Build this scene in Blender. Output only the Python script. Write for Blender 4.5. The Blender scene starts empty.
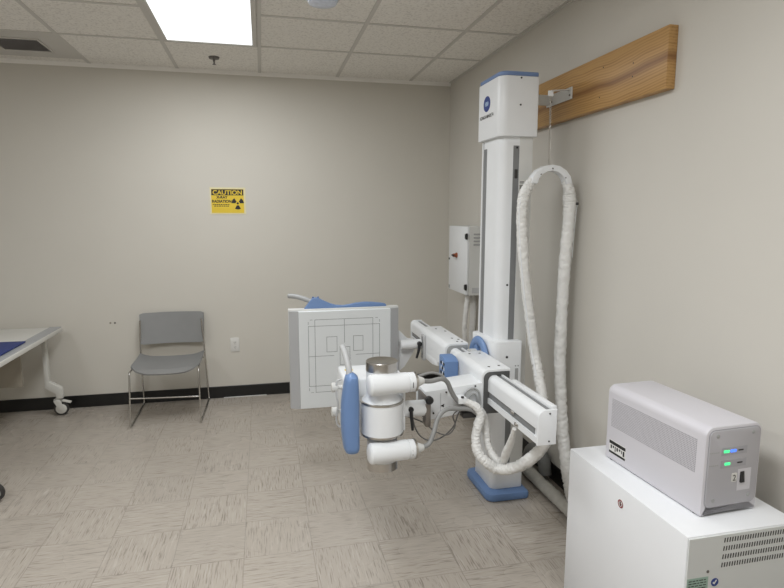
import bpy, bmesh, math, random
from mathutils import Vector, Matrix, noise
random.seed(7)
PI = math.pi
scene = bpy.context.scene
COL = scene.collection
H = 2.618                       # ceiling height
V = Vector

# ------------------------------------------------------------------ materials
MATS = {}
def mat(name, col, rough=.5, metal=0., var=.04, scale=8., bump=0., bscale=60., spec=.5, emit=None, estr=0.):
    if name in MATS: return MATS[name]
    m = bpy.data.materials.new(name); m.use_nodes = True
    nt = m.node_tree; b = nt.nodes['Principled BSDF']
    tc = nt.nodes.new('ShaderNodeTexCoord')
    nz = nt.nodes.new('ShaderNodeTexNoise'); nz.inputs['Scale'].default_value = scale; nz.inputs['Detail'].default_value = 4
    nt.links.new(tc.outputs['Object'], nz.inputs['Vector'])
    cr = nt.nodes.new('ShaderNodeValToRGB')
    cr.color_ramp.elements[0].position = .3; cr.color_ramp.elements[1].position = .7
    cr.color_ramp.elements[0].color = [c*(1-var) for c in col]+[1]
    cr.color_ramp.elements[1].color = [min(1, c*(1+var)) for c in col]+[1]
    nt.links.new(nz.outputs['Fac'], cr.inputs['Fac'])
    nt.links.new(cr.outputs['Color'], b.inputs['Base Color'])
    b.inputs['Roughness'].default_value = rough; b.inputs['Metallic'].default_value = metal
    b.inputs['Specular IOR Level'].default_value = spec
    if bump:
        n2 = nt.nodes.new('ShaderNodeTexNoise'); n2.inputs['Scale'].default_value = bscale; n2.inputs['Detail'].default_value = 3
        nt.links.new(tc.outputs['Object'], n2.inputs['Vector'])
        bp = nt.nodes.new('ShaderNodeBump'); bp.inputs['Strength'].default_value = bump; bp.inputs['Distance'].default_value = .01
        nt.links.new(n2.outputs['Fac'], bp.inputs['Height']); nt.links.new(bp.outputs['Normal'], b.inputs['Normal'])
    if emit:
        b.inputs['Emission Color'].default_value = (*emit, 1); b.inputs['Emission Strength'].default_value = estr
    MATS[name] = m
    return m

def N(nt, t, **kw):
    n = nt.nodes.new(t)
    for k, v in kw.items():
        if k.startswith('i_'): n.inputs[int(k[2:])].default_value = v
        else: setattr(n, k, v)
    return n

def math_node(nt, op, a, b=None):
    n = nt.nodes.new('ShaderNodeMath'); n.operation = op
    for i, v in enumerate((a, b)):
        if v is None: continue
        if hasattr(v, 'is_output'): nt.links.new(v, n.inputs[i])
        else: n.inputs[i].default_value = v
    return n.outputs[0]

def floor_material():
    m = bpy.data.materials.new('vinyl_tile_floor'); m.use_nodes = True
    nt = m.node_tree; L = nt.links; b = nt.nodes['Principled BSDF']
    geo = N(nt, 'ShaderNodeNewGeometry'); sep = N(nt, 'ShaderNodeSeparateXYZ'); L.new(geo.outputs['Position'], sep.inputs[0])
    T = .3048
    tx = math_node(nt, 'DIVIDE', math_node(nt, 'ADD', sep.outputs[0], 2.0247+T*40), T)
    ty = math_node(nt, 'DIVIDE', math_node(nt, 'ADD', sep.outputs[1], 1.7297+T*40), T)
    ix = math_node(nt, 'FLOOR', tx); iy = math_node(nt, 'FLOOR', ty)
    par = math_node(nt, 'MODULO', math_node(nt, 'ADD', ix, iy), 2)
    fx = math_node(nt, 'FRACT', tx); fy = math_node(nt, 'FRACT', ty)
    # per tile random
    cmb = N(nt, 'ShaderNodeCombineXYZ'); L.new(ix, cmb.inputs[0]); L.new(iy, cmb.inputs[1])
    wn = N(nt, 'ShaderNodeTexWhiteNoise'); L.new(cmb.outputs[0], wn.inputs['Vector'])
    def streak(along_y, sc, stretch, lo, hi):
        c = N(nt, 'ShaderNodeCombineXYZ')
        a = math_node(nt, 'MULTIPLY', sep.outputs[0], stretch if not along_y else sc)
        d = math_node(nt, 'MULTIPLY', sep.outputs[1], stretch if along_y else sc)
        L.new(a, c.inputs[0]); L.new(d, c.inputs[1])
        L.new(math_node(nt, 'MULTIPLY', wn.outputs['Value'], 90.), c.inputs[2])
        n = N(nt, 'ShaderNodeTexNoise'); n.inputs['Scale'].default_value = 1; n.inputs['Detail'].default_value = 3
        n.inputs['Distortion'].default_value = .15
        L.new(c.outputs[0], n.inputs['Vector'])
        r = N(nt, 'ShaderNodeMapRange'); r.inputs[1].default_value = lo; r.inputs[2].default_value = hi
        L.new(n.outputs['Fac'], r.inputs[0])
        return r.outputs[0]
    def both(sc, st, lo, hi):
        mx = N(nt, 'ShaderNodeMix'); L.new(par, mx.inputs[0])
        L.new(streak(False, sc, st, lo, hi), mx.inputs[2]); L.new(streak(True, sc, st, lo, hi), mx.inputs[3])
        return mx.outputs[0]
    dark = both(190, 11, .54, .67); light = both(150, 9, .56, .69)
    tone = math_node(nt, 'ADD', math_node(nt, 'MULTIPLY', wn.outputs['Value'], .04), .98)
    base = N(nt, 'ShaderNodeMix', data_type='RGBA'); base.inputs[6].default_value = (.43, .385, .335, 1); base.inputs[7].default_value = (.20, .172, .145, 1)
    L.new(math_node(nt, 'MULTIPLY', dark, .72), base.inputs[0])
    b2 = N(nt, 'ShaderNodeMix', data_type='RGBA'); L.new(base.outputs[2], b2.inputs[6]); b2.inputs[7].default_value = (.55, .51, .46, 1)
    L.new(math_node(nt, 'MULTIPLY', light, .5), b2.inputs[0])
    # tile joints
    ex = math_node(nt, 'MINIMUM', fx, math_node(nt, 'SUBTRACT', 1., fx)); ey = math_node(nt, 'MINIMUM', fy, math_node(nt, 'SUBTRACT', 1., fy))
    e = math_node(nt, 'LESS_THAN', math_node(nt, 'MINIMUM', ex, ey), .006)
    b3 = N(nt, 'ShaderNodeMix', data_type='RGBA'); L.new(b2.outputs[2], b3.inputs[6]); b3.inputs[7].default_value = (.17, .15, .13, 1)
    L.new(math_node(nt, 'MULTIPLY', e, .4), b3.inputs[0])
    vm = N(nt, 'ShaderNodeVectorMath', operation='SCALE'); L.new(b3.outputs[2], vm.inputs[0]); L.new(tone, vm.inputs['Scale'])
    L.new(vm.outputs[0], b.inputs['Base Color'])
    big = N(nt, 'ShaderNodeTexNoise'); big.inputs['Scale'].default_value = 3; L.new(geo.outputs['Position'], big.inputs['Vector'])
    rr = N(nt, 'ShaderNodeMapRange'); rr.inputs[3].default_value = .24; rr.inputs[4].default_value = .30; L.new(big.outputs['Fac'], rr.inputs[0])
    L.new(rr.outputs[0], b.inputs['Roughness'])
    b.inputs['Specular IOR Level'].default_value = .45
    return m

def ceiling_material():
    m = bpy.data.materials.new('acoustic_ceiling_tile'); m.use_nodes = True
    nt = m.node_tree; L = nt.links; b = nt.nodes['Principled BSDF']
    geo = N(nt, 'ShaderNodeNewGeometry')
    n = N(nt, 'ShaderNodeTexNoise'); n.inputs['Scale'].default_value = 75; n.inputs['Detail'].default_value = 5; L.new(geo.outputs['Position'], n.inputs['Vector'])
    r = N(nt, 'ShaderNodeValToRGB'); r.color_ramp.elements[0].position = .36; r.color_ramp.elements[1].position = .5
    r.color_ramp.elements[0].color = (.71, .685, .64, 1); r.color_ramp.elements[1].color = (.86, .835, .785, 1)
    L.new(n.outputs['Fac'], r.inputs[0]); L.new(r.outputs[0], b.inputs['Base Color'])
    bp = N(nt, 'ShaderNodeBump'); bp.inputs['Strength'].default_value = .35; bp.inputs['Distance'].default_value = .004
    L.new(n.outputs['Fac'], bp.inputs['Height']); L.new(bp.outputs[0], b.inputs['Normal'])
    b.inputs['Roughness'].default_value = .95; b.inputs['Specular IOR Level'].default_value = .1
    return m

def wood_material():
    m = bpy.data.materials.new('pine_wood'); m.use_nodes = True
    nt = m.node_tree; L = nt.links; b = nt.nodes['Principled BSDF']
    geo = N(nt, 'ShaderNodeNewGeometry'); sep = N(nt, 'ShaderNodeSeparateXYZ'); L.new(geo.outputs['Position'], sep.inputs[0])
    warp = N(nt, 'ShaderNodeTexNoise'); warp.inputs['Scale'].default_value = 1.6; warp.inputs['Detail'].default_value = 2; L.new(geo.outputs['Position'], warp.inputs['Vector'])
    zz = math_node(nt, 'ADD', sep.outputs[2], math_node(nt, 'MULTIPLY', warp.outputs['Fac'], .10))
    zz = math_node(nt, 'ADD', zz, math_node(nt, 'MULTIPLY', sep.outputs[1], .03))
    c = N(nt, 'ShaderNodeCombineXYZ'); L.new(zz, c.inputs[2]); L.new(math_node(nt, 'MULTIPLY', sep.outputs[0], 1.0), c.inputs[0])
    L.new(math_node(nt, 'MULTIPLY', sep.outputs[1], .02), c.inputs[1])
    w = N(nt, 'ShaderNodeTexWave', wave_type='BANDS', bands_direction='Z'); w.inputs['Scale'].default_value = 26; w.inputs['Distortion'].default_value = 3.2
    w.inputs['Detail'].default_value = 2; w.inputs['Detail Scale'].default_value = 1.5
    L.new(c.outputs[0], w.inputs['Vector'])
    r = N(nt, 'ShaderNodeValToRGB'); e = r.color_ramp.elements
    e[0].position = 0; e[0].color = (.30, .155, .048, 1); e[1].position = .5; e[1].color = (.47, .275, .10, 1)
    c2 = N(nt, 'ShaderNodeCombineXYZ'); L.new(math_node(nt, 'MULTIPLY', zz, 70.), c2.inputs[2]); L.new(math_node(nt, 'MULTIPLY', sep.outputs[1], 2.2), c2.inputs[1]); L.new(math_node(nt, 'MULTIPLY', sep.outputs[0], 60.), c2.inputs[0])
    gn = N(nt, 'ShaderNodeTexNoise'); gn.inputs['Scale'].default_value = 1.; gn.inputs['Detail'].default_value = 4; L.new(c2.outputs[0], gn.inputs['Vector'])
    fac = math_node(nt, 'ADD', math_node(nt, 'MULTIPLY', w.outputs['Fac'], .38), math_node(nt, 'MULTIPLY', math_node(nt, 'SUBTRACT', math_node(nt, 'MULTIPLY', gn.outputs['Fac'], 2.2), .6), .5))
    L.new(fac, r.inputs[0])
    # a broad darker heart stripe along the middle
    s = N(nt, 'ShaderNodeMapRange'); s.inputs[1].default_value = .0; s.inputs[2].default_value = .03; s.inputs[3].default_value = 1; s.inputs[4].default_value = 0
    L.new(math_node(nt, 'ABSOLUTE', math_node(nt, 'SUBTRACT', zz, 2.10)), s.inputs[0])
    mx = N(nt, 'ShaderNodeMix', data_type='RGBA'); L.new(r.outputs[0], mx.inputs[6]); mx.inputs[7].default_value = (.20, .088, .028, 1)
    L.new(math_node(nt, 'MULTIPLY', s.outputs[0], .9), mx.inputs[0])
    L.new(mx.outputs[2], b.inputs['Base Color'])
    b.inputs['Roughness'].default_value = .42
    return m

def grille_material(name, base, hole, pitch, r, axes):
    """fine perforation: round holes on a grid, in object space"""
    m = bpy.data.materials.new(name); m.use_nodes = True
    nt = m.node_tree; L = nt.links; b = nt.nodes['Principled BSDF']
    tc = N(nt, 'ShaderNodeTexCoord'); sep = N(nt, 'ShaderNodeSeparateXYZ'); L.new(tc.outputs['Object'], sep.inputs[0])
    d = []
    for a in axes:
        f = math_node(nt, 'FRACT', math_node(nt, 'ADD', math_node(nt, 'DIVIDE', sep.outputs[a], pitch), 100.))
        d.append(math_node(nt, 'POWER', math_node(nt, 'SUBTRACT', f, .5), 2.))
    k = math_node(nt, 'LESS_THAN', math_node(nt, 'ADD', d[0], d[1]), r*r)
    mx = N(nt, 'ShaderNodeMix', data_type='RGBA'); mx.inputs[6].default_value = (*base, 1); mx.inputs[7].default_value = (*hole, 1)
    L.new(k, mx.inputs[0]); L.new(mx.outputs[2], b.inputs['Base Color']); b.inputs['Roughness'].default_value = .5
    return m

M_white   = mat('white_enamel', (.775, .79, .805), .38, var=.015)
M_white2  = mat('off_white_enamel', (.64, .64, .62), .4, var=.02)
M_alu     = mat('white_anodised_rail', (.775, .79, .805), .33, var=.015)
M_grey    = mat('grey_groove', (.20, .205, .21), .45, var=.06)
M_mid     = mat('mid_grey_plastic', (.36, .365, .365), .5)
M_ltgrey  = mat('light_grey_metal', (.47, .475, .48), .42, var=.03)
M_blue    = mat('medical_blue_plastic', (.145, .243, .455), .42, var=.03)
M_bluecap = mat('dull_blue_plastic', (.16, .24, .43), .5, var=.03)
M_black   = mat('black_plastic', (.012, .012, .013), .4)
M_dark    = mat('dark_rubber', (.035, .033, .032), .6)
M_steel   = mat('brushed_steel', (.52, .50, .47), .28, 1., var=.06, scale=30)
M_chrome  = mat('chrome_rod', (.55, .54, .52), .2, 1.)
M_cable   = mat('grey_cable', (.27, .27, .265), .5, var=.05)
M_cable2  = mat('dark_grey_thin_cable', (.16, .155, .15), .5)
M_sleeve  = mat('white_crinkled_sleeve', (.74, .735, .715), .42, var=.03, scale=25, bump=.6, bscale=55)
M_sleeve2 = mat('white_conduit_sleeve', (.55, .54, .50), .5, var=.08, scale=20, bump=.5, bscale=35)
M_wall    = mat('painted_wall', (.625, .597, .537), .75, var=.012, scale=2, bump=.04, bscale=260, spec=.25)
M_wallr   = mat('painted_wall_right', (.615, .59, .54), .72, var=.012, scale=2, bump=.04, bscale=260, spec=.25)
M_base    = mat('black_vinyl_base', (.008, .008, .008), .35)
M_grid    = mat('ceiling_grid_metal', (.60, .58, .54), .5, var=.01)
M_seal    = mat('dark_grey_seal', (.085, .085, .085), .5)
M_trim    = mat('white_wall_angle', (.90, .88, .84), .5, var=.01)
M_chair   = mat('grey_chair_plastic', (.235, .235, .232), .5, var=.03)
M_mat     = mat('navy_mat', (.01, .028, .16), .6, var=.15, scale=120)
M_panelw  = mat('detector_face', (.72, .745, .755), .45, var=.01)
M_chamf   = mat('detector_side_grey', (.42, .425, .435), .45, var=.02)
M_line    = mat('printed_line', (.13, .14, .15), .6)
M_ups     = mat('lavender_grey_case', (.60, .585, .62), .42, var=.01)
M_upsf    = mat('grey_front_panel', (.43, .42, .445), .45, var=.01)
M_upsd    = mat('recess_grey', (.36, .355, .38), .5)
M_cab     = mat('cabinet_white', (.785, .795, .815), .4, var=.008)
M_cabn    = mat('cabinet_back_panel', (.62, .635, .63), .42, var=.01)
M_red     = mat('sign_red', (.24, .03, .045), .5)
M_orange  = mat('orange_red_knob', (.28, .075, .03), .45)
M_yellow  = mat('sign_yellow', (.74, .53, .035), .5, var=.05)
M_cream   = mat('sign_pale_border', (.74, .68, .42), .5)
M_print   = mat('print_black', (.012, .011, .01), .55)
M_logo    = mat('logo_blue', (.018, .045, .22), .45)
M_logol   = mat('logo_pale_blue', (.42, .55, .72), .45)
M_green   = mat('label_green', (.30, .42, .36), .5)
M_ledg    = mat('led_green', (.1, .6, .25), .4, emit=(.05, .9, .3), estr=1.0)
M_ledb    = mat('led_blue', (.1, .2, .9), .4, emit=(.06, .2, 1.), estr=1.2)
M_table   = mat('table_white', (.66, .65, .61), .4, var=.02)
M_tabgrey = mat('table_grey_rail', (.36, .365, .375), .4)
M_beige   = mat('beige_panel', (.30, .27, .22), .6, var=.02)
M_plate   = mat('outlet_plate', (.70, .69, .66), .4, var=.01)
M_vent    = mat('vent_grey', (.50, .48, .47), .6)
M_lens    = mat('clear_bluish_lens', (.66, .72, .85), .12, var=.12, scale=40)
M_duct    = mat('grey_flexible_duct', (.20, .205, .20), .45, var=.1, scale=30)
M_flange  = mat('brown_grey_metal', (.25, .225, .205), .38, .8, var=.1)
M_brass   = mat('dull_screw_metal', (.16, .15, .14), .4, .6)
M_wood    = wood_material()
M_perf    = grille_material('perforated_case', (.565, .55, .585), (.25, .245, .265), .0056, .33, (1, 2))
M_floor   = floor_material()
M_ceil    = ceiling_material()
def emissive(name, col, s):
    m = bpy.data.materials.new(name); m.use_nodes = True; b = m.node_tree.nodes['Principled BSDF']
    b.inputs['Base Color'].default_value = (.9, .9, .9, 1)
    b.inputs['Emission Color'].default_value = (*col, 1); b.inputs['Emission Strength'].default_value = s
    return m
M_diff = emissive('troffer_diffuser', (.90, .96, 1.), 1.25)

# ------------------------------------------------------------------ mesh helpers
class MB:
    def __init__(s): s.bm = bmesh.new()
    def merge(s, b, M=None):
        if M is not None: b.transform(M)
        me = bpy.data.meshes.new('t'); b.to_mesh(me); b.free(); s.bm.from_mesh(me); bpy.data.meshes.remove(me)
        return s
    def box(s, x0, x1, y0, y1, z0, z1, bev=0., seg=2, M=None):
        b = bmesh.new(); bmesh.ops.create_cube(b, size=1)
        b.transform(Matrix.Translation(((x0+x1)/2, (y0+y1)/2, (z0+z1)/2)) @ Matrix.Diagonal((abs(x1-x0), abs(y1-y0), abs(z1-z0), 1)))
        if bev: bmesh.ops.bevel(b, geom=b.edges[:], offset=bev, segments=seg, profile=.5, affect='EDGES')
        return s.merge(b, M)
    def hexa(s, c, bev=0.):
        """8 corners: bottom ring 4, top ring 4"""
        b = bmesh.new(); v = [b.verts.new(p) for p in c]
        for f in ((3, 2, 1, 0), (4, 5, 6, 7), (0, 1, 5, 4), (1, 2, 6, 5), (2, 3, 7, 6), (3, 0, 4, 7)): b.faces.new([v[i] for i in f])
        bmesh.ops.recalc_face_normals(b, faces=b.faces[:])
        if bev: bmesh.ops.bevel(b, geom=b.edges[:], offset=bev, segments=2, profile=.5, affect='EDGES')
        return s.merge(b)
    def prism(s, poly, axis, a0, a1, bev=0.):
        """poly of 2-D points extruded along an axis: 'x' -> (y,z), 'y' -> (x,z), 'z' -> (x,y)"""
        def P(p, a): return {'x': (a, p[0], p[1]), 'y': (p[0], a, p[1]), 'z': (p[0], p[1], a)}[axis]
        b = bmesh.new(); A = [b.verts.new(P(p, a0)) for p in poly]; B = [b.verts.new(P(p, a1)) for p in poly]
        n = len(poly); f0 = b.faces.new(A); f1 = b.faces.new(B[::-1])
        for i in range(n): b.faces.new((A[i], B[i], B[(i+1) % n], A[(i+1) % n]))
        bmesh.ops.recalc_face_normals(b, faces=b.faces[:])
        if bev:
            es = set(f0.edges[:])|set(f1.edges[:])
            bmesh.ops.bevel(b, geom=list(es), offset=bev, segments=2, profile=.5, affect='EDGES')
        return s.merge(b)
    def lathe(s, origin, axis, prof, seg=32):
        """prof: (t along axis, radius)"""
        ax = V(axis).normalized(); up = V((0, 0, 1)) if abs(ax.z) < .9 else V((1, 0, 0))
        e1 = ax.cross(up).normalized(); e2 = ax.cross(e1); O = V(origin)
        b = bmesh.new(); rings = []
        for t, r in prof:
            if r < 1e-6: rings.append([b.verts.new(O+ax*t)]); continue
            rings.append([b.verts.new(O+ax*t+(e1*math.cos(2*PI*k/seg)+e2*math.sin(2*PI*k/seg))*r) for k in range(seg)])
        for A, B in zip(rings, rings[1:]):
            for k in range(seg):
                k2 = (k+1) % seg
                if len(A) == 1 and len(B) == 1: continue
                if len(A) == 1: b.faces.new((A[0], B[k], B[k2]))
                elif len(B) == 1: b.faces.new((A[k], A[k2], B[0]))
                else: b.faces.new((A[k], B[k], B[k2], A[k2]))
        if len(rings[0]) > 1: b.faces.new(rings[0])
        if len(rings[-1]) > 1: b.faces.new(rings[-1][::-1])
        bmesh.ops.recalc_face_normals(b, faces=b.faces[:])
        return s.merge(b)
    def cyl(s, p0, p1, r0, r1=None, seg=24, ch=0.):
        r1 = r0 if r1 is None else r1; p0 = V(p0); p1 = V(p1); l = (p1-p0).length
        if ch: return s.lathe(p0, p1-p0, [(0, r0-ch), (ch, r0), (l-ch, r1), (l, r1-ch)], seg)
        return s.lathe(p0, p1-p0, [(0, r0), (l, r1)], seg)
    def tube(s, pts, r, seg=10, sub=8, wrinkle=0., wfreq=30., flat=1.):
        """smooth swept tube through control points; r number or list"""
        P = [V(p) for p in pts]; n = len(P)
        R = r if isinstance(r, (list, tuple)) else [r]*n
        pts2, rad = [], []
        if n == 2:
            pts2 = [P[0].lerp(P[1], k/sub) for k in range(sub+1)]; rad = [R[0]+(R[1]-R[0])*k/sub for k in range(sub+1)]
        else:
            for i in range(n-1):
                p0 = P[i-1] if i else P[0]*2-P[1]; p1, p2 = P[i], P[i+1]; p3 = P[i+2] if i+2 < n else P[-1]*2-P[-2]
                for k in range(sub):
                    t = k/sub
                    pts2.append(.5*((2*p1)+(p2-p0)*t+(2*p0-5*p1+4*p2-p3)*t*t+(3*p1-p0-3*p2+p3)*t**3))
                    rad.append(R[i]+(R[i+1]-R[i])*t)
            pts2.append(P[-1]); rad.append(R[-1])
        b = bmesh.new(); rings = []; nrm = None
        for i, p in enumerate(pts2):
            d = (pts2[min(i+1, len(pts2)-1)]-pts2[max(i-1, 0)]).normalized()
            if nrm is None:
                nrm = d.cross(V((0, 0, 1)) if abs(d.z) < .9 else V((1, 0, 0))).normalized()
            nrm = (nrm-d*nrm.dot(d)).normalized(); bn = d.cross(nrm)
            ring = []
            for k in range(seg):
                a = 2*PI*k/seg; o = nrm*math.cos(a)*flat+bn*math.sin(a); rr = rad[i]
                if wrinkle:
                    q = V((i*wfreq*.018, o.x*.9, o.y*.9+o.z*.9))+p*4
                    rr *= 1+wrinkle*(.5-1.6*abs(noise.noise(q)))+wrinkle*.5*noise.noise(q*2.1)
                ring.append(b.verts.new(p+o*rr))
            rings.append(ring)
        for A, B in zip(rings, rings[1:]):
            for k in range(seg): b.faces.new((A[k], A[(k+1) % seg], B[(k+1) % seg], B[k]))
        b.faces.new(rings[0][::-1]); b.faces.new(rings[-1])
        bmesh.ops.recalc_face_normals(b, faces=b.faces[:])
        return s.merge(b)
    def poly_tube(s, pts, r, seg=10, fillet=.03):
        """bent rod: straight runs with rounded corners"""
        P = [V(p) for p in pts]; out = [P[0]]
        for i in range(1, len(P)-1):
            a = (P[i-1]-P[i]); c = (P[i+1]-P[i]); f = min(fillet, a.length*.45, c.length*.45)
            A = P[i]+a.normalized()*f; C = P[i]+c.normalized()*f
            for k in range(6):
                t = k/5; out.append(A*(1-t)**2+P[i]*2*t*(1-t)+C*t*t)
        out.append(P[-1])
        b = bmesh.new(); rings = []; nrm = None
        for i, p in enumerate(out):
            d = (out[min(i+1, len(out)-1)]-out[max(i-1, 0)]).normalized()
            if nrm is None: nrm = d.cross(V((0, 0, 1)) if abs(d.z) < .9 else V((1, 0, 0))).normalized()
            nrm = (nrm-d*nrm.dot(d)).normalized(); bn = d.cross(nrm)
            rings.append([b.verts.new(p+(nrm*math.cos(2*PI*k/seg)+bn*math.sin(2*PI*k/seg))*r) for k in range(seg)])
        for A, B in zip(rings, rings[1:]):
            for k in range(seg): b.faces.new((A[k], A[(k+1) % seg], B[(k+1) % seg], B[k]))
        b.faces.new(rings[0][::-1]); b.faces.new(rings[-1]); bmesh.ops.recalc_face_normals(b, faces=b.faces[:])
        return s.merge(b)
    def loft(s, secs, seg=32, p=2.6):
        """superellipse sections stacked in z: (z, cx, cy, hx, hy)"""
        b = bmesh.new(); rings = []
        for z, cx, cy, hx, hy in secs:
            ring = []
            for k in range(seg):
                a = 2*PI*k/seg; c, d = math.cos(a), math.sin(a)
                ring.append(b.verts.new((cx+hx*math.copysign(abs(c)**(2/p), c), cy+hy*math.copysign(abs(d)**(2/p), d), z)))
            rings.append(ring)
        for A, B in zip(rings, rings[1:]):
            for k in range(seg): b.faces.new((A[k], A[(k+1) % seg], B[(k+1) % seg], B[k]))
        b.faces.new(rings[0][::-1]); b.faces.new(rings[-1]); bmesh.ops.recalc_face_normals(b, faces=b.faces[:])
        return s.merge(b)
    def torus(s, c, axis, R, r, seg=32, seg2=10, flat=1.):
        ax = V(axis).normalized(); up = V((0, 0, 1)) if abs(ax.z) < .9 else V((1, 0, 0))
        e1 = ax.cross(up).normalized(); e2 = ax.cross(e1); b = bmesh.new(); rings = []
        for k in range(seg):
            a = 2*PI*k/seg; d = e1*math.cos(a)+e2*math.sin(a)
            rings.append([b.verts.new(V(c)+d*(R+r*math.cos(2*PI*j/seg2))+ax*r*flat*math.sin(2*PI*j/seg2)) for j in range(seg2)])
        for i in range(seg):
            A, B = rings[i], rings[(i+1) % seg]
            for j in range(seg2): b.faces.new((A[j], A[(j+1) % seg2], B[(j+1) % seg2], B[j]))
        bmesh.ops.recalc_face_normals(b, faces=b.faces[:])
        return s.merge(b)
    def text(s, body, size, O, right, up, off=.0006, width=None, align='CENTER', bold=0.):
        """flat lettering: O centre of the baseline, right and up directions"""
        cu = bpy.data.curves.new('txt', 'FONT'); cu.body = body; cu.size = size; cu.align_x = align; cu.fill_mode = 'FRONT'; cu.offset = bold
        ob = bpy.data.objects.new('txt', cu); COL.objects.link(ob); bpy.context.view_layer.update()
        me = bpy.data.meshes.new_from_object(ob.evaluated_get(bpy.context.evaluated_depsgraph_get()))
        bpy.data.objects.remove(ob); bpy.data.curves.remove(cu)
        xs = [v.co.x for v in me.vertices]; k = 1.
        if width and xs: k = width/(max(xs)-min(xs))
        R = V(right).normalized(); U = V(up).normalized(); Nn = R.cross(U)
        b = bmesh.new(); b.from_mesh(me); bpy.data.meshes.remove(me)
        for v in b.verts:
            v.co = V(O)+R*v.co.x*k+U*v.co.y+Nn*off
        return s.merge(b)

def build(name, mb, material, parent=None, local=False, smooth=38):
    me = bpy.data.meshes.new(name)
    if parent is not None and not local:
        root = parent
        while root.parent: root = root.parent
        M = (Matrix.Translation(root.location) @ root.rotation_euler.to_matrix().to_4x4()).inverted()
        mb.bm.transform(M)
    mb.bm.to_mesh(me); mb.bm.free()
    me.materials.append(material)
    if smooth:
        me.polygons.foreach_set('use_smooth', [True]*len(me.polygons)); me.set_sharp_from_angle(angle=math.radians(smooth))
    o = bpy.data.objects.new(name, me); COL.objects.link(o)
    if parent is not None: o.parent = parent
    return o

def many(name, mbs, material, parent, local=False, smooth=38):
    return [build(name, m, material, parent, local, smooth) for m in mbs]

def thing(name, label, cat, loc=(0, 0, 0), rz=0., group=None):
    o = bpy.data.objects.new(name, None); COL.objects.link(o); o.empty_display_size = .1
    o.location = loc; o.rotation_euler = (0, 0, rz); o['label'] = label; o['category'] = cat
    if group: o['group'] = group
    return o
def tag(o, label, cat, group=None):
    o['label'] = label; o['category'] = cat
    if group: o['group'] = group
    return o
def single(name, mb, material, label, cat, loc, group=None):
    """a thing that is one mesh, its origin at its base"""
    mb.bm.transform(Matrix.Translation(-V(loc)))
    o = build(name, mb, material); o.location = loc
    return tag(o, label, cat, group)
def struct(name, mb, material, parent=None):
    o = build(name, mb, material, parent, smooth=0)
    if parent is None: o['kind'] = 'structure'
    return o
def rrect(x0, x1, y0, y1, r, n=6):
    """rounded rectangle; r = one radius or four (x0y0, x1y0, x1y1, x0y1)"""
    r = r if isinstance(r, (list, tuple)) else [r]*4
    out = []
    for (cx, cy, a0, rr) in ((x0+r[0], y0+r[0], PI, r[0]), (x1-r[1], y0+r[1], 1.5*PI, r[1]), (x1-r[2], y1-r[2], 0, r[2]), (x0+r[3], y1-r[3], .5*PI, r[3])):
        if rr < 1e-6: out.append((cx, cy)); continue
        for k in range(n+1): out.append((cx+rr*math.cos(a0+k*PI/2/n), cy+rr*math.sin(a0+k*PI/2/n)))
    return out

# ------------------------------------------------------------------ room shell
XL, YF = -4.6, -6.2
struct('floor', MB().box(XL-.1, .1, YF-.1, .1, -.1, 0), M_floor)
ceil = struct('ceiling', MB().box(XL-.1, .1, YF-.1, .1, H, H+.1), M_ceil)
struct('wall_back', MB().box(XL-.1, .1, 0, .1, 0, H), M_wall)
struct('wall_right', MB().box(0, .1, YF-.1, 0, 0, H), M_wallr)
struct('wall_left', MB().box(XL-.1, XL, YF-.1, 0, 0, H), M_wall)
struct('wall_front', MB().box(XL, 0, YF-.1, YF, 0, H), M_wall)
struct('baseboard_back', MB().box(XL, 0, -.009, 0, 0, .098, .002, 1), M_base)
struct('baseboard_right', MB().box(-.009, 0, YF, -.009, 0, .098, .002, 1), M_base)
struct('trim_1', MB().box(XL, 0, -.022, 0, H-.004, H).box(XL, 0, -.005, 0, H-.026, H), M_trim)
struct('trim_2', MB().box(-.022, 0, YF, -.022, H-.004, H).box(-.004, 0, YF, -.022, H-.014, H), M_grid)
T = .6096; XO, YO = -.359, -.731
gb = MB()
for k in range(7):
    x = XO-k*T
    gb.box(x-.012, x+.012, YF, -.022, H-.004, H)
for k in range(9):
    y = YO-k*T
    gb.box(XL, -.022, y-.012, y+.012, H-.0036, H)
build('ceiling_grid', gb, M_grid, ceil, smooth=0)

# ------------------------------------------------------------------ ceiling fittings
xa, xb, ya, yb = XO-3*T+.014, XO-2*T-.014, YO-2*T+.014, YO-.014
t = thing('ceiling_light', 'bright white rectangular fluorescent troffer set in the tiled ceiling', 'light', ((xa+xb)/2, (ya+yb)/2, H))
fr = MB(); w = .03
for (a, b_, c, d) in ((xa, xa+w, ya, yb), (xb-w, xb, ya, yb), (xa+w, xb-w, ya, ya+w), (xa+w, xb-w, yb-w, yb)):
    fr.box(a, b_, c, d, H-.014, H, .003, 1)
build('frame', fr, M_grid, t)
build('diffuser', MB().box(xa+w, xb-w, ya+w, yb-w, H-.008, H-.001), M_diff, t)

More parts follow.
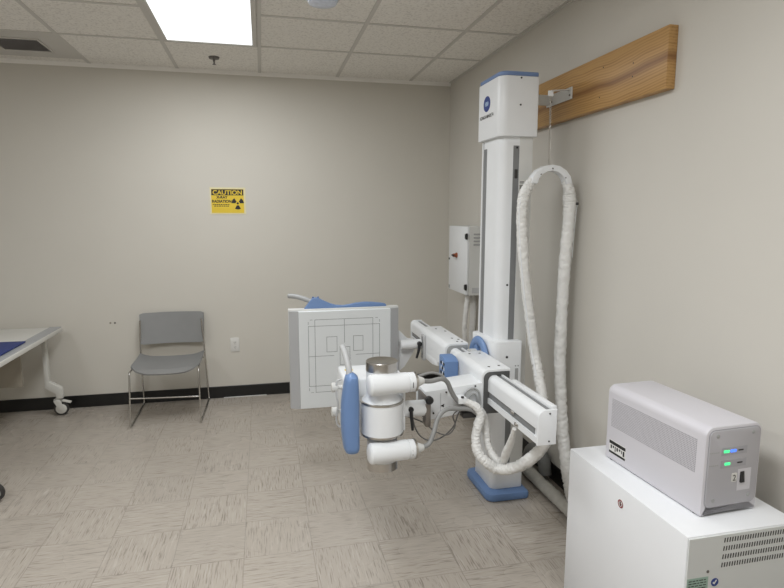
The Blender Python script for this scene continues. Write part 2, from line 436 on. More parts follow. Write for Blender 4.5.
vx0, vx1, vy0, vy1 = -3.235, -2.955, -.575, -.300
t = thing('ceiling_vent', 'grey square air vent set in a plain ceiling panel at upper left', 'vent', ((vx0+vx1)/2, (vy0+vy1)/2, H))
build('panel', MB().box(XO-5*T+.013, XO-4*T-.013, YO+.013, -.13, H-.003, H), M_grid, t, smooth=0)
vf = MB()
for (a, b_, c, d) in ((vx0-.015, vx0, vy0-.015, vy1+.015), (vx1, vx1+.015, vy0-.015, vy1+.015), (vx0, vx1, vy0-.015, vy0), (vx0, vx1, vy1, vy1+.015)):
    vf.box(a, b_, c, d, H-.01, H-.002, .002, 1)
build('frame', vf, M_grid, t)
sl = MB().box(vx0, vx1, vy0, vy1, H-.004, H-.002)
for k in range(13):
    y = vy0+.012+k*(vy1-vy0-.024)/12
    sl.hexa([(vx0, y-.008, H-.0095), (vx1, y-.008, H-.0095), (vx1, y-.006, H-.0095), (vx0, y-.006, H-.0095), (vx0, y+.004, H-.004), (vx1, y+.004, H-.004), (vx1, y+.006, H-.004), (vx0, y+.006, H-.004)])
build('grille', sl, M_vent, t, smooth=0)

t = thing('sprinkler_head', 'small metal fire sprinkler hanging below the ceiling tile', 'sprinkler', (-1.891, -.393, H))
build('escutcheon', MB().lathe((-1.891, -.393, H-.016), (0, 0, 1), [(0, .016), (.004, .034), (.016, .038)], 24), M_brass, t)
build('nozzle', MB().lathe((-1.891, -.393, H-.048), (0, 0, 1), [(0, .006), (.014, .005), (.02, .008), (.034, .009)], 16), M_brass, t)
build('deflector', MB().lathe((-1.891, -.393, H-.052), (0, 0, 1), [(0, .014), (.002, .014), (.004, .005)], 16), M_brass, t)

dx, dy = -1.262, -1.70
t = thing('ceiling_dome_lamp', 'round glassy bluish lamp on the ceiling right of the troffer', 'lamp', (dx, dy, H))
build('base_ring', MB().lathe((dx, dy, H-.014), (0, 0, 1), [(0, .084), (.004, .092), (.014, .094)], 32), M_grid, t)
dm = MB().lathe((dx, dy, H-.045), (0, 0, 1), [(0, 0), (0, .05), (.006, .07), (.02, .079), (.034, .08)], 40)
build('lens', dm, M_lens, t)

# ------------------------------------------------------------------ things on the back wall
t = thing('caution_sign', 'yellow and black caution X-ray radiation sign on the back wall', 'sign', (-1.855, 0, 1.518))
build('panel', MB().box(-1.992, -1.717, -.0035, -.0005, 1.518, 1.729), M_cream, t, smooth=0)
build('face', MB().box(-1.982, -1.732, -.0042, -.0034, 1.528, 1.716), M_yellow, t, smooth=0)
build('header_band', MB().box(-1.980, -1.734, -.0048, -.0041, 1.667, 1.714), M_print, t, smooth=0)
build('header_lettering', MB().text('CAUTION', .047, (-1.857, -.0049, 1.673), (1, 0, 0), (0, 0, 1), width=.225, bold=.0012), M_yellow, t, smooth=0)
lt = MB().text('X-RAY', .028, (-1.900, -.0044, 1.642), (1, 0, 0), (0, 0, 1), width=.088, bold=.0013)
lt.text('RADIATION', .029, (-1.903, -.0044, 1.610), (1, 0, 0), (0, 0, 1), width=.148, bold=.0013)
random.seed(3)
for z, x0, x1 in ((1.594, -1.972, -1.842), (1.582, -1.962, -1.848)):
    x = x0
    while x < x1:
        l = random.uniform(.006, .018); lt.box(x, min(x+l, x1), -.0046, -.0043, z-.0032, z+.0032); x += l+.0035
build('lettering', lt, M_print, t, smooth=0)
tr = MB(); cx, cz = -1.780, 1.604
tr.lathe((cx, -.0043, cz), (0, -1, 0), [(0, .009), (.0004, .009)], 20)
for a0 in (30, 150, 270):
    pts = []
    for k in range(9): a = math.radians(a0-28+k*7); pts.append((cx+.016*math.cos(a), cz+.016*math.sin(a)))
    for k in range(9): a = math.radians(a0+28-k*7); pts.append((cx+.048*math.cos(a), cz+.048*math.sin(a)))
    tr.prism(pts, 'y', -.0047, -.0043)
build('trefoil', tr, M_print, t, smooth=0)

t = thing('wall_outlet', 'white electrical outlet plate low on the back wall beside the chair', 'outlet', (-1.844, 0, .388))
build('cover_plate', MB().box(-1.880, -1.808, -.006, 0, .388, .506, .003, 2), M_plate, t)
for zc in (.427, .467):
    so = build('socket', MB().prism(rrect(-1.861, -1.827, zc-.014, zc+.014, .008, 4), 'y', -.0085, -.005), M_plate, t)
    build('slot', MB().box(-1.852, -1.8495, -.009, -.008, zc-.004, zc+.006).box(-1.8385, -1.836, -.009, -.008, zc-.003, zc+.006).cyl((-1.844, -.009, zc-.008), (-1.844, -.008, zc-.008), .0025, seg=10), M_dark, so)
build('screw', MB().cyl((-1.844, -.0075, .447), (-1.844, -.005, .447), .003, seg=10), M_steel, t)

for i, (x, z) in enumerate(((-2.783, .669), (-2.750, .668))):
    single('wall_anchor', MB().lathe((x, -.004, z), (0, 1, 0), [(0, .003), (.001, .007), (.004, .008)], 12), (M_beige, M_brass)[i],
           ('tan screw anchor in the back wall, left one of the pair', 'dark screw anchor in the back wall, right one of the pair')[i], 'screw anchor', (x, 0, z), 'screw anchors in the back wall')

single('trim_strip', MB().box(-1.95, -1.60, -.022, -.010, 0, .006, .002, 1), M_plate, 'thin white strip lying on the floor against the black baseboard', 'strip', (-1.775, -.016, 0))

# ------------------------------------------------------------------ chair
CX, CY = -2.315, -.28
t = thing('stacking_chair', 'grey plastic stacking chair with chrome sled frame against the back wall', 'chair', (CX, CY, 0))
def shell(rows, thick, name):
    """rows of points (front to back); solidified along the averaged normal"""
    b = bmesh.new(); nr, nc = len(rows), len(rows[0]); G = [[V(p) for p in r] for r in rows]
    Nn = [[None]*nc for _ in rows]
    for i in range(nr):
        for j in range(nc):
            du = G[i][min(j+1, nc-1)]-G[i][max(j-1, 0)]; dv = G[min(i+1, nr-1)][j]-G[max(i-1, 0)][j]
            Nn[i][j] = du.cross(dv).normalized()
    A = [[b.verts.new(G[i][j]) for j in range(nc)] for i in range(nr)]
    B = [[b.verts.new(G[i][j]-Nn[i][j]*thick) for j in range(nc)] for i in range(nr)]
    for i in range(nr-1):
        for j in range(nc-1):
            b.faces.new((A[i][j], A[i][j+1], A[i+1][j+1], A[i+1][j])); b.faces.new((B[i][j], B[i+1][j], B[i+1][j+1], B[i][j+1]))
    for i in range(nr-1):
        b.faces.new((A[i][0], A[i+1][0], B[i+1][0], B[i][0])); b.faces.new((A[i][-1], B[i][-1], B[i+1][-1], A[i+1][-1]))
    for j in range(nc-1):
        b.faces.new((A[0][j], B[0][j], B[0][j+1], A[0][j+1])); b.faces.new((A[-1][j], A[-1][j+1], B[-1][j+1], B[-1][j]))
    bmesh.ops.recalc_face_normals(b, faces=b.faces[:])
    m = MB(); m.merge(b); return m
rows = []
for i in range(19):
    v = i/18
    y = -.545+.40*v
    z = .408+.014*v**2 - (.022*(1-v/.18)**2 if v < .18 else 0)
    row = []
    for j in range(21):
        u = j/20*2-1
        hw = .238 - (.045*(1-v/.2)**2 if v < .2 else 0)
        row.append((CX+u*hw, y+(.02*u*u), z+.022*max(0, abs(u)-.55)**2/.2025-.006*(1-u*u)))
    rows.append(row)
build('seat', shell(rows, .012, 'seat'), M_chair, t, smooth=60)
rows = []
for i in range(13):
    v = i/12; z = .505+.242*v
    row = []
    for j in range(21):
        u = j/20*2-1
        hw = .240-.008*(1-v)
        zz = z
        if abs(u) > .9:                                         # rounded corners
            k = (abs(u)-.9)/.1*.009
            zz = z - (k if v > .5 else -k)*abs(2*v-1)**3
        row.append((CX+u*hw, -.115+.05*(v)+.035*(1-u*u), zz))
    rows.append(row)
build('backrest', shell(rows, .012, 'back'), M_chair, t, smooth=60)
fm = MB()
for s in (-1, 1):
    fm.poly_tube([(CX+s*.226, -.12, .70), (CX+s*.236, -.105, .50), (CX+s*.240, -.10, .41), (CX+s*.250, -.030, .007), (CX+s*.240, -.580, .007), (CX+s*.235, -.535, .40), (CX+s*.226, -.30, .405)], .0065, fillet=.025)
fm.poly_tube([(CX-.237, -.558, .215), (CX+.237, -.558, .200)], .0055)
fm.poly_tube([(CX-.230, -.38, .388), (CX+.230, -.38, .388)], .006)
fm.poly_tube([(CX-.238, -.16, .392), (CX+.238, -.16, .392)], .006)
build('frame', fm, M_chrome, t, smooth=60)

# ------------------------------------------------------------------ mobile table at left
TZ = .675; TX = -3.085
t = thing('mobile_table', 'white wheeled table with grey edge rail at the left edge', 'table', (-3.5, -.95, 0))
build('tabletop', MB().box(-3.95, TX, -1.78, -.125, TZ-.03, TZ, .004, 2), M_table, t)
build('edge_rail', MB().box(TX-.085, TX-.006, -1.775, -.13, TZ-.006, TZ+.004, .002, 1), M_tabgrey, t)
build('under_panel', MB().box(-3.95, -3.205, -.60, -.585, .36, TZ-.03, .002, 1), M_beige, t)
def table_leg(y, mirror=False):
    lg = MB()
    prof = [(TX-.105, TZ-.03), (TX-.105, .30), (TX-.030, .235), (TX-.022, .225), (TX-.010, .165), (TX-.035, .15), (TX-.055, .195), (TX-.150, .27), (TX-.150, TZ-.03)]
    prof = [(-3.222, TZ-.03), (-3.194, TZ-.03), (-3.190, .268), (-3.118, .222), (-3.108, .205), (-3.108, .135), (-3.150, .135), (-3.152, .172), (-3.220, .222)]
    if mirror: prof = [(-7.04-x, z) for x, z in prof]
    lg.prism(prof, 'y', y-.022, y+.022, .003)
    leg = build('leg', lg, M_table, t)
    return leg
def castor(px, y, wheel_dir, pedal=True):
    cxx, cyy = px, y
    d = V((math.cos(wheel_dir), math.sin(wheel_dir), 0)); ax = V((-d.y, d.x, 0))
    off = d*.024
    w = V((cxx, cyy, .052))+off
    wh = build('castor_wheel', MB().lathe(w-ax*.013, ax, [(0, .044), (.003, .051), (.023, .051), (.026, .044)], 28), M_dark, t)
    build('wheel_disc', MB().lathe(w-ax*.017, ax, [(0, .012), (.002, .035), (.004, .038), (.030, .038), (.032, .035), (.034, .012)], 28), M_table, wh)
    fk = MB().cyl((cxx, cyy, .10), (cxx, cyy, .138), .013, seg=14).cyl((cxx, cyy, .105), (cxx, cyy, .128), .026, seg=18, ch=.004)
    for s in (-1, 1):
        a = V((cxx, cyy, .118))+ax*s*.021; b = w+ax*s*.021
        fk.hexa([b-d*.012-ax*.003+V((0, 0, -.01)), b+d*.012-ax*.003+V((0, 0, -.01)), b+d*.012+ax*.003+V((0, 0, -.01)), b-d*.012+ax*.003+V((0, 0, -.01)),
                 a-d*.024-ax*.003, a+d*.03-ax*.003, a+d*.03+ax*.003, a-d*.024+ax*.003], .001)
    build('castor_fork', fk, M_table, t)
    if not pedal: return
    pv = w+V((0, 0, .05))
    build('brake_pedal', MB().hexa([pv+d*.01-ax*.02+V((0,0,.008)), pv+d*.066-ax*.016+V((0,0,-.012)), pv+d*.066+ax*.016+V((0,0,-.012)), pv+d*.01+ax*.02+V((0,0,.008)),
                                   pv+d*.01-ax*.02+V((0,0,.018)), pv+d*.07-ax*.016+V((0,0,-.002)), pv+d*.07+ax*.016+V((0,0,-.002)), pv+d*.01+ax*.02+V((0,0,.018))], .002), M_table, t)
table_leg(-.16); castor(-3.150, -.16, math.radians(5))
table_leg(-1.50); castor(-3.052, -1.525, math.radians(-8), False)
for y in (-.16, -1.50): table_leg(y, True); castor(-3.89, y, math.radians(180))
single('blue_mat', MB().box(-3.9, -3.135, -1.62, -.67, TZ+.005, TZ+.0165, .005, 2), M_mat, 'dark blue pad lying on the white wheeled table', 'pad', (-3.5, -1.15, TZ+.005))

# ------------------------------------------------------------------ beam, bracket, chain on the right wall
t = thing('wooden_beam', 'thick knotty pine beam fixed high on the right wall', 'beam', (0, -2.0, 2.008))
build('plank', MB().box(-.042, -.0005, -2.752, -1.25, 2.008, 2.247, .003, 2), M_wood, t)
many('bolt_hole', [MB().cyl((-.0432, y, z), (-.041, y, z), .0030, seg=10) for (y, z) in ((-2.32, 2.19), (-2.30, 2.06), (-2.54, 2.155), (-2.54, 2.10))], M_dark, t)
t = thing('wall_bracket', 'white metal bracket bar bolted to the pine beam behind the column', 'bracket', (-.05, -1.88, 2.10))
br = MB().box(-.050, -.0425, -2.06, -1.80, 2.100, 2.160, .0015, 1)
br.box(-.245, -.045, -1.842, -1.832, 2.105, 2.160, .001, 1)
build('bar', br, M_white2, t)
many('bolt', [MB().lathe((-.054, y, z), (1, 0, 0), [(0, .004), (.003, .006), (.0045, .006)], 10) for y, z in ((-2.045, 2.120), (-1.86, 2.120))], M_brass, t)
hx, hy = -.192, -2.112
build('hanger_arm', MB().hexa([(-.055, -2.052, 2.146), (hx-.004, hy-.014, 2.118), (hx-.004, hy+.014, 2.118), (-.055, -2.030, 2.146), (-.055, -2.052, 2.150), (hx-.004, hy-.014, 2.122), (hx-.004, hy+.014, 2.122), (-.055, -2.030, 2.150)]), M_white, t)
build('hanger_clip', MB().box(hx-.013, hx+.013, hy-.004, hy+.004, 2.096, 2.122, .001, 1), M_white, t)
hc = MB(); z = 2.092; k = 0
while z > 1.762:
    hc.torus((hx, hy-.012*(2.09-z)/.33, z), (1, 0, 0) if k % 2 else (0, 1, 0), .0048, .0015, 10, 5); z -= .0085; k += 1
single('hanging_chain', hc, M_steel, 'thin metal chain from the beam bracket down to the white hose', 'chain', (hx, hy, 2.09))

# ------------------------------------------------------------------ hanging cable sleeve loop
t = thing('hanging_cable_sleeve', 'long white crinkled cable hose hung in a loop beside the column', 'hose', (-.19, -2.13, 0))
left = [(-.283, -2.13, 1.690), (-.305, -2.13, 1.655), (-.325, -2.13, 1.61), (-.334, -2.13, 1.541), (-.326, -2.13, 1.392), (-.302, -2.13, 1.190), (-.268, -2.13, .982), (-.248, -2.15, .817), (-.240, -2.19, .706), (-.248, -2.26, .58), (-.275, -2.32, .50)]
right = [(-.097, -2.13, 1.690), (-.081, -2.13, 1.640), (-.076, -2.13, 1.60), (-.074, -2.13, 1.516), (-.085, -2.13, 1.287), (-.09, -2.13, 1.027), (-.089, -2.13, .76), (-.084, -2.15, .548), (-.086, -2.18, .394), (-.088, -2.24, .222), (-.092, -2.30, .12), (-.095, -2.345, .034)]
build('sleeve', MB().tube(left, [.019, .026, .027, .025, .026, .024, .025, .023, .026, .025, .024], 20, 30, .18, 16), M_sleeve, t, smooth=70)
build('sleeve', MB().tube(right, [.022, .027, .032, .029, .030, .028, .030, .029, .031, .030, .033, .032], 20, 30, .17, 13), M_sleeve, t, smooth=70)
# white plastic half-round saddle at the top
sd = MB(); pts = []
for k in range(9):
    a = math.radians(4+172*k/8); pts.append((-.188-.112*math.cos(a), 1.665+.098*math.sin(a)))
inner = [(-.188+(x+.188)*.70, 1.665+(z-1.665)*.70) for x, z in pts]
sd.prism(pts+inner[::-1], 'y', -2.155, -2.105, .002)
build('saddle', sd, M_white, t)
many('rivet', [MB().cyl((x, -2.1575, z), (x, -2.154, z), r_, seg=10) for x, z, r_ in ((-.188, 1.744, .004), (-.115, 1.700, .003), (-.250, 1.715, .003))], M_brass, t)
zp = MB(); lp = [V(p)+V((-.020, -.014, 0)) for p in left[2:9]]
zp.tube(lp, .0045, 6, 20)
build('zip_seam', zp, M_white, t)
build('toggle', MB().lathe((-.040, -2.14, 1.573), (0, -1, 0), [(0, .007), (.01, .007), (.012, .004)], 14), M_dark, t)
build('cord', MB().tube([(-.046, -2.14, 1.60), (-.036, -2.142, 1.575), (-.040, -2.142, 1.54), (-.048, -2.142, 1.42), (-.052, -2.142, 1.30)], .002, 6, 10), M_white, t)

# sleeve lying along the foot of the wall
t = thing('floor_cable_sleeve', 'white cable hose lying on the floor along the right wall', 'hose', (-.12, -2.05, 0))
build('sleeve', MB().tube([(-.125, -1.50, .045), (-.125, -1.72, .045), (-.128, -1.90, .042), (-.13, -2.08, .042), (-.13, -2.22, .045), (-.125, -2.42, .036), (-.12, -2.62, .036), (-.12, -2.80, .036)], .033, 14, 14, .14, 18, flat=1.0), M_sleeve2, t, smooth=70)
single('flexible_duct_elbow', MB().tube([(-.05, -1.74, .045), (-.055, -1.785, .115), (-.055, -1.86, .148), (-.055, -1.935, .12), (-.055, -1.965, .038)], [.036, .037, .037, .037, .036], 18, 16, .03, 60), M_duct, 'grey flexible duct elbow on the floor behind the white hose', 'duct', (-.055, -1.9, .001))

# ------------------------------------------------------------------ electrical box on the right wall
t = thing('electrical_box', 'white wall-mounted electrical cabinet with a red knob behind the column', 'electrical box', (-.075, -.68, .93))
build('housing', MB().box(-.138, -.001, -.885, -.475, .928, 1.432, .003, 1), M_white2, t)
dr = build('door', MB().box(-.153, -.1385, -.884, -.476, .930, 1.430, .004, 2), M_white, t)
build('latch', MB().cyl((-.158, -.492, 1.172), (-.153, -.492, 1.172), .008, seg=14), M_black, dr)
build('badge', MB().box(-.1545, -.1528, -.512, -.485, .940, .965), M_mid, dr)
for z in (1.36, .99): build('hinge', MB().box(-.168, -.150, -.892, -.866, z-.018, z+.018, .004, 2).cyl((-.16, -.888, z-.022), (-.16, -.888, z+.022), .008, seg=12), M_black, t)
kb = build('knob', MB().lathe((-.153, -.665, 1.21), (-1, 0, 0), [(0, .020), (.008, .020), (.010, .014), (.03, .013), (.033, .011)], 20), M_orange, t)
build('knob_bar', MB().box(-.190, -.180, -.690, -.640, 1.204, 1.217, .004, 2), M_dark, kb)
lv = MB()
for z in (1.30, 1.325, 1.35, 1.375): lv.box(-.105, -.035, -.8885, -.8845, z-.006, z+.006, .002, 1)
build('vent_louvre', lv, M_mid, t)
build('lower_flap', MB().box(-.11, -.03, -.888, -.8845, .945, .985, .001, 1), M_ltgrey, t)
for i, (pts, r, lab) in enumerate((([(-.10, -.78, .93), (-.112, -.775, .80), (-.115, -.76, .66), (-.10, -.74, .54), (-.085, -.72, .40), (-.08, -.70, .20), (-.08, -.70, .03)], .018, 'left white cable sleeve hanging below the electrical box'),
                                  ([(-.05, -.74, .93), (-.04, -.735, .84), (-.034, -.72, .72), (-.034, -.70, .55), (-.034, -.68, .35), (-.034, -.67, .03)], .022, 'right white cable sleeve hanging below the electrical box'))):
    single('cable_sleeve', MB().tube(pts, r, 14, 20, .22, 25), M_sleeve, lab, 'hose', (pts[-1][0], pts[-1][1], .0), 'cable sleeves under the electrical box')

# ------------------------------------------------------------------ X-ray stand
X = thing('xray_machine', 'white and blue X-ray column stand with horizontal arm, tube and flat detector', 'X-ray machine', (-.345, -1.94, 0))
build('base_plate', MB().prism(rrect(-.478, -.235, -2.133, -1.785, (.05, .02, .02, .05)), 'z', .001, .046, .014), M_blue, X)
build('column_foot', MB().prism(rrect(-.436, -.255, -2.078, -1.822, (.035, .012, .01, .03)), 'z', .046, .172, .005), M_white, X)
colm = build('column', MB().prism(rrect(-.42, -.248, -2.05, -1.797, (.045, .006, .006, .006), 8), 'z', .17, 1.93), M_white, X)
build('guide_groove', MB().box(-.4212, -.418, -1.872, -1.832, .18, 1.862), M_grey, colm)
build('edge_strip', MB().box(-.4225, -.417, -1.832, -1.824, .18, 1.9), M_ltgrey, colm)
build('guide_groove', MB().box(-.352, -.320, -2.0512, -2.047, .18, 1.862), M_grey, colm)
build('side_panel', MB().box(-.318, -.2475, -2.0518, -2.048, .18, 1.925), M_white2, colm)
many('screw', [MB().cyl((x, -2.0535, z), (x, -2.049, z), .0055, seg=12) for (x, z) in ((-.365, 1.156), (-.334, 1.722), (-.333, 1.852))], M_black, colm)
build('stop_block', MB().box(-.343, -.327, -2.056, -2.05, 1.70, 1.745, .002, 1), M_dark, colm)
rl = build('rating_label', MB().box(-.315, -.275, -2.0530, -2.0515, 1.640, 1.690), M_plate, colm, smooth=0)
bl = MB(); x = -.313
random.seed(5)
while x < -.279:
    w_ = random.choice((.001, .0018, .0026)); bl.box(x, x+w_, -2.0534, -2.0529, 1.645, 1.668); x += w_+.0014
bl.box(-.313, -.28, -2.0534, -2.0529, 1.676, 1.679).box(-.313, -.29, -2.0534, -2.0529, 1.682, 1.685)
build('barcode', bl, M_print, rl, smooth=0)

hd = build('head_cover', MB().prism(rrect(-.442, -.236, -2.080, -1.782, (.045, .01, .01, .02), 8), 'z', 1.905, 2.192, .002), M_white, X)
build('blue_cap', MB().prism(rrect(-.440, -.238, -2.078, -1.790, (.045, .01, .01, .02), 8), 'z', 2.1925, 2.214, .006), M_bluecap, hd)
many('screw', [MB().cyl((-.335, -2.0825, z), (-.335, -2.0795, z), .0045, seg=12) for z in (2.055, 2.183)], M_black, hd)
# emblem: blue globe with pale bars, and the maker's lettering
lx, ly, lz = -.4424, -1.909, 2.084
pts = [(ly+.043*math.cos(2*PI*k/40), lz+.039*math.sin(2*PI*k/40)) for k in range(40)]
build('emblem', MB().prism(pts, 'x', lx-.0012, lx+.001), M_logo, hd, smooth=0)
bars = []
for i, (dz, hw, hh) in enumerate(((.0095, .024, .0012), (.005, .027, .0017), (0, .029, .0021), (-.005, .027, .0017), (-.0095, .024, .0012))):
    bars.append(MB().prism([(ly-hw, lz+dz), (ly-hw*.5, lz+dz+hh), (ly+hw*.5, lz+dz+hh), (ly+hw, lz+dz), (ly+hw*.5, lz+dz-hh), (ly-hw*.5, lz+dz-hh)], 'x', lx-.0018, lx-.001))
many('emblem_bar', bars, M_logol, hd, smooth=0)
build('lettering', MB().text('KONICA MINOLTA', .024, (lx-.0002, -1.910, 2.013), (0, -1, 0), (0, 0, 1), width=.178, bold=.0004), M_print, hd, smooth=0)

cc = build('column_carriage', MB().prism(rrect(-.462, -.293, -2.102, -1.795, (.055, .008, .008, .04), 8), 'z', .56, .866, .004), M_white, X)
build('screw', MB().cyl((-.378, -2.1045, .785), (-.378, -2.1015, .785), .0065, seg=14), M_black, cc)
build('side_slot', MB().box(-.330, -.312, -2.1035, -2.1015, .655, .722), M_mid, cc)
many('rivet', [MB().cyl((x, -2.104, .736), (x, -2.1015, .736), .004, seg=10) for x in (-.328, -.313)], M_mid, cc)
# arm pivot between column and rail, with the blue ring grip
build('pivot_hub', MB().cyl((-.52, -1.94, .712), (-.455, -1.94, .712), .085, seg=36), M_white2, X)
rg = MB().torus((-.478, -1.965, .742), (1, 0, 0), .104, .026, 44, 12, .6)
for a in (90, 210, 330):
    c, s_ = math.cos(math.radians(a-25)), math.sin(math.radians(a-25))
    rg.hexa([(-.487, -1.965+c*.03-s_*.016, .742+s_*.03+c*.016), (-.487, -1.965+c*.03+s_*.016, .742+s_*.03-c*.016), (-.469, -1.965+c*.03+s_*.016, .742+s_*.03-c*.016), (-.469, -1.965+c*.03-s_*.016, .742+s_*.03+c*.016),
             (-.487, -1.965+c*.09-s_*.03, .742+s_*.09+c*.03), (-.487, -1.965+c*.09+s_*.03, .742+s_*.09-c*.03), (-.469, -1.965+c*.09+s_*.03, .742+s_*.09-c*.03), (-.469, -1.965+c*.09-s_*.03, .742+s_*.09+c*.03)], .003)
build('ring_grip', rg, M_blue, X)

# horizontal rail
RY0, RY1 = -2.872, -1.005
arc = [(-.572+.028*math.cos(PI-k*PI/16), .755+.028*math.sin(PI-k*PI/16)) for k in range(9)]
rp = [(-.600, .650), (-.600, .676), (-.591, .676), (-.591, .708), (-.600, .708)]+arc+[(-.562, .783), (-.562, .774), (-.536, .774), (-.536, .783), (-.527, .783), (-.527, .650)]
rail = build('arm_rail', MB().prism(rp, 'y', RY0, RY1), M_alu, X)
build('side_groove', MB().box(-.5935, -.5905, RY0+.03, RY1-.002, .677, .707), M_grey, rail)
build('top_groove', MB().box(-.5615, -.5365, RY0+.012, RY1-.002, .7735, .777), M_grey, rail)
ecp = [(-.602, .647)]+[(-.572+.031*math.cos(PI-k*PI/16), .755+.031*math.sin(PI-k*PI/16)) for k in range(9)]+[(-.524, .786), (-.524, .647)]
ec = build('end_cap', MB().prism(ecp, 'y', RY0-.014, RY0, .003), M_white, rail)
many('cap_screw', [MB().cyl((-.555, RY0-.0155, z), (-.555, RY0-.013, z), .0035, seg=10) for z in (.772, .662)], M_black, rail)
build('end_cap', MB().prism(ecp, 'y', RY1, RY1+.012, .003), M_white, rail)
build('cable_bracket', MB().box(-.526, -.503, -2.845, -2.48, .735, .785, .003, 2), M_white, rail)
for (y, z) in ((-2.66, .702), (-2.70, .664)):
    build('clip', MB().box(-.606, -.600, y-.014, y+.014, z-.006, z+.006, .002, 1).cyl((-.609, y, z), (-.600, y, z), .006, seg=12), M_steel, rail)

def carriage_profile(x0, x1, z0, z1, r):
    return [(x0, z0)]+[(x0+r+r*math.cos(PI-k*PI/16), z1-r+r*math.sin(PI-k*PI/16)) for k in range(9)]+[(x1, z1), (x1, z0)]
# tube-side carriage
tc_ = build('tube_carriage', MB().prism(carriage_profile(-.628, -.488, .615, .808, .032), 'y', -2.385, -2.035, .002), M_white, X)
build('seal', MB().prism(carriage_profile(-.620, -.494, .60, .798, .030), 'y', -2.391, -2.030), M_seal, tc_)
many('screw', [MB().cyl((x, y, .807), (x, y, .8095), .006, seg=12) for (x, y) in ((-.575, -2.335), (-.520, -2.325), (-.575, -2.08), (-.520, -2.08))], M_dark, tc_)
# blue control box
cb = build('control_box', MB().prism([(-2.068, .672), (-2.068, .768), (-2.03, .785), (-1.965, .785), (-1.965, .672)], 'x', -.702, -.629, .006), M_blue, X)
many('button', [MB().cyl((-.7055, y, z), (-.701, y, z), .0085, seg=14) for (y, z) in ((-2.050, .752), (-2.005, .752), (-2.028, .727), (-2.050, .700), (-2.005, .700))], M_black, cb)
many('button_mark', [MB().box(-.7030, -.7016, y-.005, y+.005, z-.008, z+.008) for (y, z) in ((-2.027, .754), (-2.050, .726), (-2.004, .726), (-2.028, .700))], M_white, cb)

# tube arm reaching out from the carriage
ta = build('tube_arm', MB().hexa([(-.900, -2.380, .583), (-.612, -2.384, .622), (-.612, -2.225, .622), (-.900, -2.225, .583), (-.900, -2.380, .722), (-.612, -2.384, .750), (-.612, -2.225, .750), (-.900, -2.225, .722)], .004), M_white, X)
build('seam', MB().box(-.8265, -.8250, -2.3822, -2.380, .605, .712), M_mid, ta)
build('arrow_mark', MB().prism([(-.826, .652), (-.808, .660), (-.811, .652), (-.808, .644)], 'y', -2.3835, -2.381), M_print, ta)
many('screw', [MB().cyl((x, -2.3860, z), (x, -2.379, z), .0042, seg=10) for x, z in ((-.80, .715), (-.66, .735), (-.86, .62))], M_dark, ta)
build('cable_loop', MB().tube([(-.716, -2.392, .655), (-.714, -2.392, .695), (-.700, -2.392, .718), (-.673, -2.392, .728), (-.648, -2.392, .712), (-.640, -2.392, .680), (-.640, -2.392, .645)], .0042, 8, 8), M_mid, ta)
build('cable_loop', MB().tube([(-.700, -2.394, .655), (-.694, -2.394, .685), (-.675, -2.394, .703), (-.658, -2.394, .692), (-.654, -2.394, .660)], .0042, 8, 8), M_mid, ta)
sw = build('swivel_flange', MB().box(-.912, -.899, -2.445, -2.30, .605, .712, .003, 2).box(-.918, -.894, -2.455, -2.405, .585, .690, .003, 1), M_flange, X)
build('clamp_knob', MB().lathe((-.905, -2.455, .712), (0, -1, 0), [(0, .017), (.018, .018), (.022, .014)], 18), M_black, sw)
sj = build('swivel_joint', MB().cyl((-1.045, -2.42, .664), (-.912, -2.42, .664), .036, seg=32, ch=.003), M_white, X)
lvr = MB().cyl((-.985, -2.462, .672), (-.985, -2.445, .672), .012, seg=16, ch=.002)
lvr.tube([(-.985, -2.458, .672), (-.984, -2.462, .632), (-.981, -2.470, .582)], [.008, .0075, .006], 10, 6)
build('lever', lvr, M_black, sj)

# X-ray tube housing (vertical axis)
TXc, TYc = -1.114, -2.45
th = build('tube_housing', MB().lathe((TXc, TYc, .45), (0, 0, 1), [(0, .060), (.0, .066), (.128, .066), (.132, .086), (.134, .0925), (.276, .0925), (.281, .086), (.292, .074), (.306, .068), (.412, .068)], 48), M_white, X)
build('lower_neck', MB().lathe((TXc, TYc, .548), (0, 0, 1), [(0, .0665), (.032, .0675)], 48), M_ltgrey, th)
for z in (.578, .720): build('rim', MB().lathe((TXc, TYc, z), (0, 0, 1), [(0, .090), (.001, .0945), (.009, .0945), (.010, .090)], 48), M_steel, th)
build('steel_cap', MB().lathe((TXc, TYc, .860), (0, 0, 1), [(0, .066), (0, .0695), (.037, .0695), (.040, .067), (.039, .064), (.039, 0)], 48), M_steel, th)
build('steel_cap', MB().lathe((TXc, TYc, .418), (0, 0, 1), [(0, 0), (0, .064), (.002, .068), (.04, .068), (.04, .06)], 48), M_steel, th)
for (za, y1, col_) in ((.817, -2.505, 0), (.520, -2.510, 1)):
    p0 = V((-1.190, -2.533, za)); p1 = V((-.935, y1, za-.002)); d = (p1-p0).normalized()
    hn = build('cable_horn', MB().lathe(p0, d, [(0, 0), (0, .030), (.003, .038), (.010, .0445), (.055, .045), (.085, .0435), (.17, .043), (.172, .0385), (.176, .0385), (.178, .0415), (.200, .0415), (.203, .038)], 40), M_white, X)
    build('retaining_ring', MB().lathe(p0+d*.2015, d, [(0, .043), (.008, .043), (.0095, .03)], 36), M_steel, hn)
    build('cable_gland', MB().lathe(p0+d*.208, d, [(0, .024), (.012, .024), (.026, .019), (.040, .013)], 28), M_white2, hn)
    build('horn_mark', MB().box(-1.003, -1.001, -2.557, -2.552, za-.014, za+.008), M_print, hn)

# mount yoke to the swivel
build('tube_yoke', MB().box(-1.026, -1.014, -2.47, -2.30, .585, .765, .003, 2), M_white, X)
